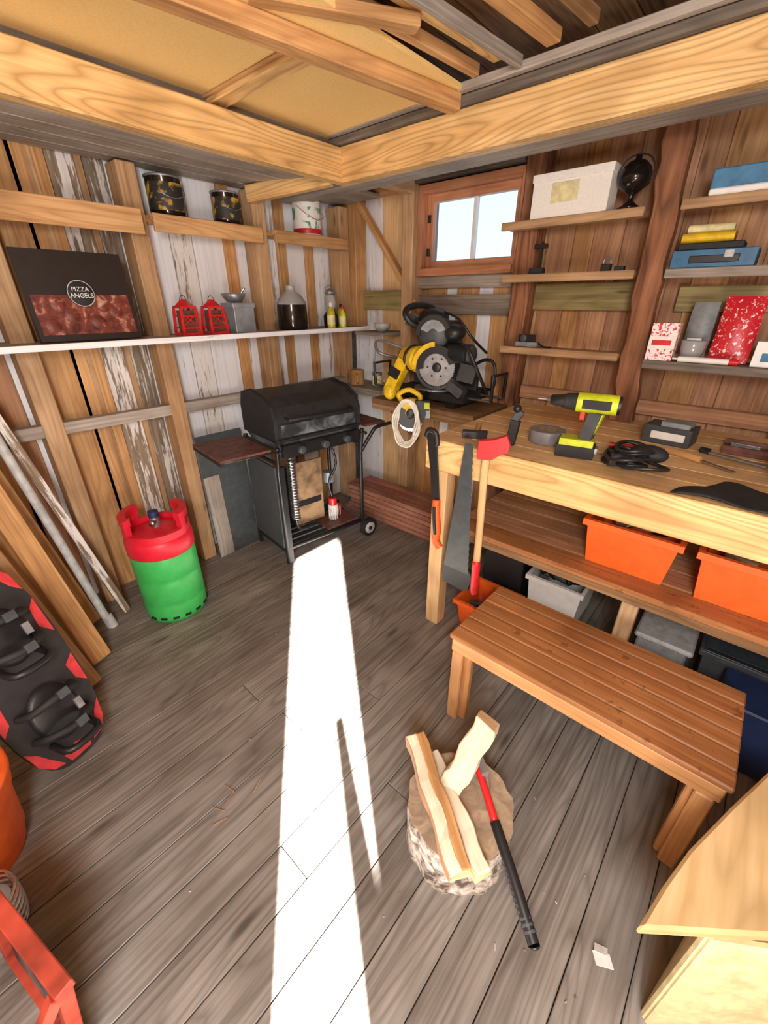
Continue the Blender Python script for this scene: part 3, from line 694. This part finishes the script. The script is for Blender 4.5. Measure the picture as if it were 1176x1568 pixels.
b.tube([(2.2,1.70,1.22),(2.15,1.85,1.27),(2.15,1.95,1.27),(2.2,1.97,1.20),(2.25,1.85,1.17),(2.25,1.70,1.16)],.009,'steelw')
b.tube([(2.2,1.28,1.16),(2.15,1.16,1.22),(2.15,1.10,1.20),(2.15,1.09,1.10),(2.2,1.14,1.06),(2.2,1.22,1.06)],.009,'black')
b.beam((2.33,1.48,Zs+.06),(2.33,1.48,1.34),.10,.06,'black')
for y in(1.44,1.52): b.cyl((2.34,y,1.33),(2.04,y,1.37),.013,'steel')
b.box((2.22,1.48,1.36),(.14,.15,.07),'black',rot=(0,-.13,0))
# yellow gear housing, motor and arm
b.cyl((2.07,1.53,1.20),(2.12,1.67,1.20),.075,'yellow',r2=.062);b.cyl((2.12,1.67,1.20),(2.125,1.695,1.20),.052,'black');b.cyl((2.085,1.58,1.20),(2.09,1.595,1.20),.078,'black')
b.beam((2.05,1.63,1.19),(2.0,1.70,1.01),.07,.06,'yellow',up=(1,0,0));b.ball((2.0,1.70,1.01),(.04,.045,.05),'yellow');b.beam((2.03,1.66,1.14),(2.015,1.68,1.09),.075,.065,'black',up=(1,0,0))
# upper (smooth) guard
Tb=frameM((2.05,1.43,1.34),(.35,-.94,0),(0,0,1))
b.lathe([(0,-.025),(.07,-.022),(.083,-.008),(.083,.008),(.07,.022),(0,.025)],'dkgreyp',Tb,cap=False)
b.arcplate(.03,.075,20,160,.018,.030,'greyp',Tb);b.arcplate(.03,.075,200,340,-.030,-.018,'greyp',Tb)
b.arcplate(.072,.098,5,185,-.03,.03,'black',Tb)
# blade with lower guard
Tb=frameM((2.05,1.40,1.17),(.35,-.94,0),(0,0,1));rr_=.105
teeth=[]
for i in range(96):
    a=2*math.pi*i/96;r=rr_ if i%2 else rr_-.006;teeth.append((r*math.cos(a),r*math.sin(a)))
b.prism(teeth,.004,'bladem',Tb);b.lathe([(0,-.016),(.022,-.016),(.028,.0),(.022,.016),(0,.016)],'black',Tb,cap=False)
b.arcplate(rr_*.72,rr_*1.14,15,185,-.03,.03,'black',Tb);b.arcplate(rr_*1.0,rr_*1.16,185,330,-.012,.012,'dkgreyp',Tb)
for k in range(6):
    a=k*1.05;b.box((rr_*.5*math.cos(a),rr_*.5*math.sin(a),.0),(.010,.010,.010),'blackm',Mx=Tb)
b.arcplate(.112,.137,95,185,-.035,.035,'yellow',Tb)
b.tube([(2.10,1.55,1.36),(2.02,1.60,1.42),(2.06,1.62,1.47),(2.18,1.58,1.48),(2.25,1.52,1.42)],.018,'black');b.ball((2.14,1.50,1.42),(.08,.09,.05),'black');b.box((2.10,1.62,1.40),(.05,.05,.06),'dkgreyp',rot=(.3,.2,0))
b.cyl((2.10,1.34,1.25),(2.06,1.20,1.25),.052,'black');b.cyl((2.06,1.20,1.25),(2.06,1.185,1.25),.045,'dkgreyp');b.ball((2.10,1.33,1.35),(.06,.06,.045),'black')
b.box((2.05,1.20,1.15),(.08,.09,.09),'black',rot=(.2,.3,.4));b.box((2.03,1.25,1.07),(.06,.10,.05),'dkgreyp',rot=(.5,.1,.1))
b.tube([(2.05,1.25,1.30),(1.99,1.17,1.28),(2.03,1.12,1.16),(2.12,1.11,1.05)],.009,'black');b.tube([(2.1,1.4,1.45),(2.05,1.28,1.42),(2.07,1.2,1.33),(2.2,1.18,1.25)],.007,'black')
b.done()
b=B('circular_saw',.003)
cs=V((1.90,1.46,.935))
sd=V((.55,-.78,0)).normalized();T=frameM(cs,sd,(0,0,1))
b.arcplate(.0,.080,0,360,-.02,.02,'yellow',T,32)
b.arcplate(.03,.086,150,380,.02,.027,'black',T);b.prism([(.072*math.cos(i*.131)*(1 if i%2 else .95),.072*math.sin(i*.131)*(1 if i%2 else .95)) for i in range(48)],.004,'steel',T@Matrix.Translation((0,-.04,.0)))
b.cyl(T@V((0,0,.02)),T@V((0,0,.04)),.025,'black')
b.box((.03,-.0,-.0),(.16,.012,.06),'steelw',Mx=T,rot=(1.57,0,0))
b.tube([T@V((-.05,.06,0)),T@V((-.07,.10,0)),T@V((-.01,.125,0)),T@V((.05,.09,0)),T@V((.04,.05,0))],.014,'yellow')
b.box((.065,.05,.03),(.08,.05,.05),'black',Mx=T);b.box((.09,.05,.057),(.03,.035,.005),'lime',Mx=T)
b.done()
b=B('white_extension_cable')
for k in range(4):
    pts=[]
    rx=.05+.008*k;rz=.115+.006*k
    for i in range(24):
        a=2*math.pi*i/24;pts.append(T@V((-.02+rx*math.cos(a)+.004*math.sin(5*a+k),-.045+rz*math.sin(a),.056+.011*k+.003*math.sin(3*a+k*2))))
    b.tube(pts,.0055,'cable',closed=True,sm=2)
b.done()
# ---------------- tools hung on bench ----------------
b=B('hand_saw',.001);xx=1.395
T=frameM((xx,0,0),(0,-1,0),(0,0,1))
def yz(pts): return [(-y,z) for y,z in pts]
tth=[]
for i in range(41):
    t=i/40; y=.765+(.728-.765)*t; z=1.01+(.42-1.01)*t; tth.append((-(y-(0.003 if i%2 else 0)),z))
poly=[(-.80,1.01)]+tth+[(-.855,.42)]
b.prism(poly,.002,'sheet',T)
hp=yz([(.858,.44),(.725,.44),(.712,.40),(.725,.33),(.755,.315),(.80,.32),(.85,.325),(.868,.36)])
b.prism(hp,.012,'black',T@Matrix.Translation((0,0,-.018)))
b.prism(yz([(.84,.425),(.75,.425),(.745,.375),(.77,.36),(.83,.36)]),.003,'red',T@Matrix.Translation((0,0,-.021)));b.prism(yz([(.825,.412),(.765,.412),(.762,.385),(.78,.375),(.82,.375)]),.003,'brownp',T@Matrix.Translation((0,0,-.024)))
b.done()
b=B('pruning_saw',.002)
b.prism(yz([(.985,1.02),(.96,1.03),(.93,.98),(.91,.80),(.90,.70),(.935,.70),(.955,.85)]),.008,'black',T@Matrix.Translation((0,0,-.004)))
b.tube([(xx,.985,1.0),(xx-.005,.97,1.03),(xx,.94,1.02),(xx,.93,.97)],.012,'black')
b.tube([(xx-.002,.915,.73),(xx-.004,.91,.66),(xx-.004,.90,.58),(xx-.004,.905,.53),(xx-.004,.88,.50)],.017,'orangep');b.tube([(xx-.018,.915,.70),(xx-.02,.91,.64),(xx-.02,.90,.57)],.008,'black')
b.done()
b=B('red_axe',.003)
b.tube([(1.388,.70,1.005),(1.380,.697,.9),(1.380,.69,.70),(1.378,.685,.52)],.015,'handle',seg=10);b.tube([(1.378,.685,.52),(1.378,.683,.42),(1.376,.68,.37),(1.376,.675,.355)],.0175,'red',seg=10)
Ta=frameM((1.378,.705,1.005),(.35,-.94,0),(0,0,1))
b.prism([(-.025,-.035),(.025,-.035),(.06,-.01),(.085,.0),(.09,.03),(.075,.065),(.03,.045),(-.025,.035)],.028,'red',Ta@Matrix.Translation((0,0,-.014)))
b.done()
zt=.9865
b=B('claw_hammer',.002);b.beam((1.50,.82,zt+.012),(1.64,.88,zt+.03),.022,.02,'orange');b.box((1.50,.82,zt+.03),(.03,.10,.03),'black',rot=(0,0,.5));b.done()
b=B('wood_plane',.003);b.box((1.56,.685,zt+.05),(.03,.035,.10),'black',rot=(.1,.1,.2));b.box((1.565,.68,zt+.11),(.02,.03,.06),'dkgreyp',rot=(.5,.1,.2));b.ball((1.56,.68,zt+.145),.016,'black');b.done()
b=B('duct_tape_roll',.001);b.lathe([(.04,0),(.07,0),(.0705,.002),(.0705,.048),(.07,.05),(.04,.05),(.04,0)],'tape',c=(1.70,.60,zt),cap=False,seg=36,smooth=False);b.lathe([(.0395,.001),(.0395,.049)],'brownp',c=(1.70,.60,zt),cap=False);b.done()
b=B('cordless_drill',.004);o=V((1.60,.42,zt))
T=Matrix.Translation(o)@Matrix.Rotation(math.radians(12),4,'Z')
def db(c,s_,m,rot=(0,0,0)): b.box(c,s_,m,rot=rot,Mx=T)
def dc(p,q,r,m,r2=None): b.cyl(T@V(p),T@V(q),r,m,r2)
db((0,.03,.022),(.075,.13,.044),'blackm');db((0,.03,.055),(.07,.115,.026),'lime');db((0,-.038,.03),(.04,.012,.02),'steelw')
b.beam(T@V((0,.005,.06)),T@V((0,-.015,.165)),.04,.042,'dkgreyp',up=(0,1,0));b.beam(T@V((0,-.014,.08)),T@V((0,-.034,.16)),.03,.012,'lime',up=(0,1,0))
dc((0,-.075,.195),(0,.055,.195),.034,'lime');dc((0,-.085,.195),(0,-.072,.195),.03,'black',.034);dc((0,.055,.195),(0,.095,.195),.031,'blackm',.027);dc((0,.095,.195),(0,.145,.195),.024,'black',.017);dc((0,.145,.195),(0,.16,.195),.010,'steel',.006);dc((0,.16,.195),(0,.19,.195),.0035,'steelw')
db((0,-.01,.195),(.07,.09,.03),'blackm');db((0,.03,.15),(.016,.016,.03),'red')
b.done()
b=B('black_cable_pile')
for k in range(6):
    pts=[];cx_,cy_=1.60+R.uniform(-.03,.03),.25+R.uniform(-.04,.04);rx,ry=R.uniform(.04,.08),R.uniform(.05,.09);ph=R.uniform(0,6)
    for i in range(14):
        a=ph+i*.5;pts.append((cx_+rx*math.cos(a),cy_+ry*math.sin(a),zt+.013+.011*k+.006*math.sin(a*2)))
    b.tube(pts,.006,'black')
b.box((1.57,.30,zt+.03),(.05,.06,.045),'black',rot=(0,0,.5));b.ball((1.64,.22,zt+.045),(.04,.06,.03),'blackm');b.done()
b=B('battery_charger',.006);b.box((2.02,.22,zt+.035),(.12,.17,.07),'dkgreyp',rot=(0,0,-.1));b.box((2.0,.20,zt+.08),(.08,.10,.02),'greyp',rot=(0,0,-.1));b.box((1.957,.22,zt+.035),(.006,.12,.03),'whitep',rot=(0,0,-.1));b.done()
b=B('chisel',.002);b.cyl((1.86,.20,zt+.012),(1.80,.08,zt+.012),.012,'orange');b.beam((1.80,.08,zt+.01),(1.75,-.02,zt+.006),.015,.004,'steel');b.done()
b=B('hand_file',.001);b.beam((1.93,.07,zt+.01),(1.87,-.1,zt+.01),.02,.006,'steelw');b.cyl((1.93,.07,zt+.013),(1.94,.10,zt+.013),.011,'black');b.done()
b=B('screwdriver');b.cyl((1.78,.38,zt+.012),(1.80,.29,zt+.012),.011,'red');b.cyl((1.80,.29,zt+.012),(1.82,.20,zt+.012),.003,'steel');b.done()
b=B('drill_bit_tray',.003);b.bb(1.99,2.12,-.10,.04,zt,zt+.012,'choc');b.bb(1.99,2.0,-.10,.04,zt+.012,zt+.03,'choc');b.bb(2.11,2.12,-.10,.04,zt+.012,zt+.03,'choc')
for i in range(5): b.cyl((2.015+i*.018,-.07,zt+.018),(2.02+i*.018,.02,zt+.018),.005,'steelw')
b.done()
b=B('clear_plastic_cup');b.lathe([(0,0),(.045,0),(.055,.10),(.057,.10),(.0,.102)],'clearp',c=(1.72,-.16,zt),cap=False);b.lathe([(0,.004),(.038,.004),(.044,.05),(0,.05)],'greyp',c=(1.72,-.16,zt),cap=False);b.done()
b=B('black_rag');vs=[];fs=[];nx,ny=14,16
cn=[V((1.425,.11,0)),V((1.425,-.30,0)),V((1.62,-.26,0)),V((1.60,.0,0))]
for i in range(nx):
    for j in range(ny):
        u=i/(nx-1);v=j/(ny-1);p=(cn[0]*(1-v)+cn[1]*v)*(1-u)+(cn[3]*(1-v)+cn[2]*v)*u
        vs.append((p.x+.012*math.sin(v*7+u),p.y+.010*math.sin(u*6+v*3),zt+.006+.012*abs(math.sin(u*5+v*3))*abs(math.sin(v*6+.5))))
for i in range(nx-1):
    for j in range(ny-1): fs.append((i*ny+j,(i+1)*ny+j,(i+1)*ny+j+1,i*ny+j+1))
b.add(vs,fs,'blackm',smooth=True);o=b.done();md=o.modifiers.new('s','SOLIDIFY');md.thickness=.003
# ---------------- storage under bench ----------------
def bin_(name,x0,x1,y0,y1,z0,h,m,fill=None,lip=.012):
    b=B(name,.004);t=.006;ins=.02
    outer=[(x0+ins,y0+ins),(x1-ins,y0+ins),(x1-ins,y1-ins),(x0+ins,y1-ins)];ot=[(x0,y0),(x1,y0),(x1,y1),(x0,y1)]
    it=[(x0+t,y0+t),(x1-t,y0+t),(x1-t,y1-t),(x0+t,y1-t)];ib=[(x0+ins+t,y0+ins+t),(x1-ins-t,y0+ins+t),(x1-ins-t,y1-ins-t),(x0+ins+t,y1-ins-t)]
    vs=[(x,y,z0) for x,y in outer]+[(x,y,z0+h) for x,y in ot]+[(x,y,z0+h) for x,y in it]+[(x,y,z0+t) for x,y in ib]
    fs=[(0,3,2,1)]
    for i in range(4):
        j=(i+1)%4;fs+=[(i,j,4+j,4+i),(4+i,4+j,8+j,8+i),(8+i,8+j,12+j,12+i)]
    fs.append((12,13,14,15));b.add(vs,fs,m)
    b.bb(x0-lip,x0,y0-lip,y1+lip,z0+h-.025,z0+h,m);b.bb(x1,x1+lip,y0-lip,y1+lip,z0+h-.025,z0+h,m);b.bb(x0,x1,y0-lip,y0,z0+h-.025,z0+h,m);b.bb(x0,x1,y1,y1+lip,z0+h-.025,z0+h,m)
    for f in fill or []: f(b)
    b.done()
def junk(x0,x1,y0,y1,z,n,ms):
    def f(b):
        for k in range(n):
            p=V((R.uniform(x0,x1),R.uniform(y0,y1),z+R.uniform(0,.02)));q=p+V((R.uniform(-.06,.06),R.uniform(-.08,.08),R.uniform(0,.03)))
            q.x=min(max(q.x,x0-.01),x1+.01);q.y=min(max(q.y,y0-.01),y1+.01)
            b.cyl(p,q,R.uniform(.006,.02),R.choice(ms))
    return f
bin_('orange_storage_bin',1.55,1.78,.04,.34,.5915,.185,'orangep',[junk(1.60,1.74,.08,.30,.76,20,['steelw','brownp','black','cable','paper'])])
bin_('orange_storage_bin',1.55,1.78,-.42,-.02,.5915,.185,'orangep',[junk(1.60,1.74,-.38,-.06,.74,14,['steelw','brownp','black','cable','paper'])])
bin_('orange_crate',1.525,1.76,.60,.845,.001,.15,'orangep',[junk(1.56,1.72,.64,.81,.10,12,['black','dkgreyp','redm','brownp'])])
bin_('white_storage_tub',1.80,2.15,.34,.60,.001,.27,'whitep',[junk(1.86,2.08,.39,.55,.24,18,['black','dkgreyp'])])
b=B('coiled_black_cable')
for k in range(6):
    b.tube([(1.64+.08*math.cos(a)+R.uniform(-.01,.01),.42+.09*math.sin(a)+R.uniform(-.01,.01),.012+.02*k+.07*(1+math.sin(a+k))*.3) for a in [i*.52 for i in range(12)]],.007,'black',closed=True,sm=3)
b.done()
b=B('grey_storage_box',.008);b.bb(1.72,2.05,-.10,.08,.001,.24,'greyp');b.bb(1.705,2.065,-.115,.092,.24,.265,'ltgrey');b.done()
bin_('grey_storage_tub',1.75,2.2,-.48,-.14,.001,.28,'dkgreyp')
b=B('black_tool_case',.006);b.bb(1.82,2.22,.64,.86,.001,.34,'black');b.bb(1.92,2.12,.68,.83,.34,.36,'dkgreyp');b.done()
b=B('dark_blue_crate',.006);b.bb(1.52,1.72,-.46,-.22,.001,.27,'dblue');b.done()
b=B('wooden_crate',.003);b.bb(2.05,2.3,.45,.80,.5915,.72,'green');b.bb(2.05,2.3,.45,.80,.72,.735,'orange');b.done()
# ---------------- left side clutter ----------------
b=B('pvc_pipe');b.cyl((.325,2.16,.0),(.17,2.285,1.29),.018,'ltgrey');b.cyl((.335,2.155,.0),(.324,2.163,.07),.022,'ltgrey');b.done()
b=B('leaning_lumber',.003)
def pl(p,q,w,h,m): b.beam(p,q,w,h,m,up=(.3,-1,.3))
pl((.21,1.93,.02),(.05,2.25,1.28),.085,.035,'orange')
pl((.13,1.79,.02),(-.04,2.18,.95),.075,.04,'post')
pl((.15,2.06,.02),(-.05,2.26,1.25),.07,.03,'orange')
pl((.42,2.20,.02),(.22,2.30,1.15),.035,.02,'peel')
pl((.28,2.24,.02),(.10,2.30,1.2),.05,.03,'orange')
pl((.05,1.86,.02),(-.15,2.18,.8),.10,.02,'grey')
pl((-.05,2.10,.02),(-.2,2.28,1.28),.09,.02,'orange')
b.done()
b=B('kiteboard',.003)
A=V((.0,1.455,.035));Bt=V((-.08,1.76,.74));ax=(Bt-A).normalized()
T=frameM(A,(.93,.36,-.05),ax)
zax=V((T[0][2],T[1][2],T[2][2]))
if zax.dot(V((.5,-.8,.3)))<0: T=T@Matrix.Diagonal((1,1,-1,1))
outl=[]
L=.76;W=.145
for i in range(40):
    a=2*math.pi*i/40;ca,sa=math.cos(a),math.sin(a)
    outl.append((W*math.copysign(abs(ca)**.6,ca),L/2+L/2*math.copysign(abs(sa)**.75,sa)))
b.prism(outl,.014,'board_blk',T)
def patch(pts,m='board_red'): b.prism(pts,.002,m,T@Matrix.Translation((0,0,.014)))
for s_ in(-1,1):
    patch([(s_*.05,.02),(s_*.085,.030),(s_*.115,.07),(s_*.128,.14),(s_*.10,.11),(s_*.08,.07)]);patch([(s_*.138,.22),(s_*.14,.34),(s_*.105,.31),(s_*.11,.25)]);patch([(s_*.138,.44),(s_*.135,.58),(s_*.11,.55),(s_*.105,.48)])
    patch([(s_*.05,.74),(s_*.085,.73),(s_*.115,.69),(s_*.128,.62),(s_*.10,.65),(s_*.08,.69)])
patch([(-.035,.012),(.035,.012),(.045,.045),(0,.06),(-.045,.045)])
for yy in(.20,.51):
    b.lathe([(0,.016),(.07,.016),(.075,.03),(.06,.04),(0,.042)],'black',T@Matrix.Translation((0,yy,0))@Matrix.Diagonal((1,1.4,1,1)),cap=False)
    for q in(-.05,.05):
        b.tube([T@V((-.085,yy+q,.016)),T@V((-.07,yy+q,.07)),T@V((0,yy+q*1.2,.10)),T@V((.07,yy+q,.07)),T@V((.085,yy+q,.016))],.013,'blackm')
        b.box((.02,yy+q*1.2,.108),(.035,.03,.012),'dkgreyp',Mx=T)
    b.tube([T@V((-.06,yy-.09,.03)),T@V((-.05,yy-.12,.10)),T@V((.05,yy-.12,.10)),T@V((.06,yy-.09,.03))],.012,'black')
    b.box((.04,yy,.11),(.02,.04,.012),'steelw',Mx=T)
b.done()
b=B('orange_bucket');c0=(-.315,1.345,0.001)
b.lathe([(.0,0),(.115,0),(.12,.01),(.128,.06),(.134,.065),(.15,.24),(.158,.245),(.16,.29),(.168,.295),(.168,.32),(.156,.32),(.15,.30),(.115,.02),(0,.015)],'orangep',c=c0,seg=40,cap=False)
b.done()
b=B('wire_basket')
c0=(-.295,1.10,0)
for i in range(7): 
    r=.055+.012*(i/6)**.5
    b.tube([(c0[0]+r*math.cos(a),c0[1]+r*math.sin(a),.006+i*.022) for a in [k*math.pi/8 for k in range(16)]],.0035,'steel',closed=True,sm=2)
b.cyl((c0[0],c0[1],.003),(c0[0],c0[1],.11),.05,'clearp')
for k in range(10): 
    a=k*math.pi/5; b.tube([(c0[0]+.055*math.cos(a),c0[1]+.055*math.sin(a),.004),(c0[0]+.067*math.cos(a),c0[1]+.067*math.sin(a),.14)],.002,'steelw',seg=5,sm=1)
b.done()
b=B('red_metal_stand',.004)
p0=V((-.165,.625,.40));p1=V((-.235,.935,.40));q0=V((-.225,.69,.012));q1=V((-.29,1.0,.012))
nn=(p1-p0).cross(q0-p0)
b.beam(p0-(p1-p0).normalized()*.012,p1,.03,.022,'redm');b.beam(q0,p0,.026,.024,'redm',up=nn);b.beam(q1,p1,.026,.024,'redm',up=nn);b.beam(q0,q1,.022,.022,'redm')
b.prism([(0,0),(.30,0),(.30,.37),(0,.37)],.004,'gdirt',frameM(q0+V((.002,.01,.01)),q1-q0,p0-q0))
for (s0,e0) in((V((-.50,.56,0)),p0),(V((-.56,.87,0)),p1)): b.beam(s0,(e0.x-.012,e0.y,.392),.022,.022,'redm',up=(0,1,0))
b.beam((-.50,.56,.012),(-.56,.87,.012),.022,.022,'redm')
b.done()
# ---------------- bottom-right plywood ----------------
b=B('plywood_cabinet',.006)
b.prism([(.565,-.125),(.67,-.148),(.773,-.176),(.93,-.232),(1.10,-.297),(1.13,-.80),(1.02,-.80),(.80,-.42)],.028,'ply',Matrix.Translation((0,0,.445)))
b.beam((.655,-.232,.2225),(.98,-.72,.2225),.02,.445,'beige');b.beam((.655,-.232,.2225),(.93,-.30,.2225),.02,.445,'beige')
b.done()
b=B('paper_scrap');b.box((.695,-.13,.008),(.03,.045,.001),'whitep',rot=(.2,.15,.6));b.box((.71,-.12,.012),(.02,.03,.001),'wtape',rot=(-.2,.3,.2));b.done()
# ---------------- lights, world, camera ----------------
e=math.radians(27.7)
sd_=V((.639*math.cos(e),.769*math.cos(e),-math.sin(e)))
sl=bpy.data.lights.new('sun','SUN');sl.energy=230;sl.angle=math.radians(.8);sl.color=(1,.975,.94)
so=bpy.data.objects.new('sun',sl);bpy.context.collection.objects.link(so);so.rotation_euler=sd_.to_track_quat('-Z','Y').to_euler();so.location=(-3,-4,3)
def pt(name,loc,en,r,col):
    l=bpy.data.lights.new(name,'POINT');l.energy=en;l.shadow_soft_size=r;l.color=col
    o=bpy.data.objects.new(name,l);bpy.context.collection.objects.link(o);o.location=loc
pt('fill_light',(-.45,-.3,1.8),118,.2,(1,.985,.96))  # added soft fill behind the camera, no actual lamp there
pt('fill_light',(-.45,-.55,.75),78,.25,(1,.985,.96))  # second added fill, set low to brighten beams and ceiling from below
w=bpy.data.worlds.new('sky');bpy.context.scene.world=w;w.use_nodes=True
nt=w.node_tree;bg=nt.nodes['Background']
tc=nt.nodes.new('ShaderNodeTexCoord');sp=nt.nodes.new('ShaderNodeSeparateXYZ');nt.links.new(tc.outputs['Generated'],sp.inputs[0])
rp=nt.nodes.new('ShaderNodeValToRGB');nt.links.new(sp.outputs[2],rp.inputs[0])
rp.color_ramp.elements[0].position=0;rp.color_ramp.elements[0].color=(.58,.80,1,1);rp.color_ramp.elements[1].position=.5;rp.color_ramp.elements[1].color=(.38,.64,1,1)
nt.links.new(rp.outputs[0],bg.inputs[0]);bg.inputs[1].default_value=1.8
cd=bpy.data.cameras.new('camera');cd.sensor_fit='HORIZONTAL';cd.sensor_width=36;cd.lens=36*640/1176;cd.clip_start=.02
co=bpy.data.objects.new('camera',cd);bpy.context.collection.objects.link(co);co.location=(0,0,1.5)
co.rotation_euler=(math.radians(63.3),0,math.radians(-48.8));bpy.context.scene.camera=co
sc=bpy.context.scene
sc.view_settings.view_transform='Standard';sc.view_settings.exposure=0
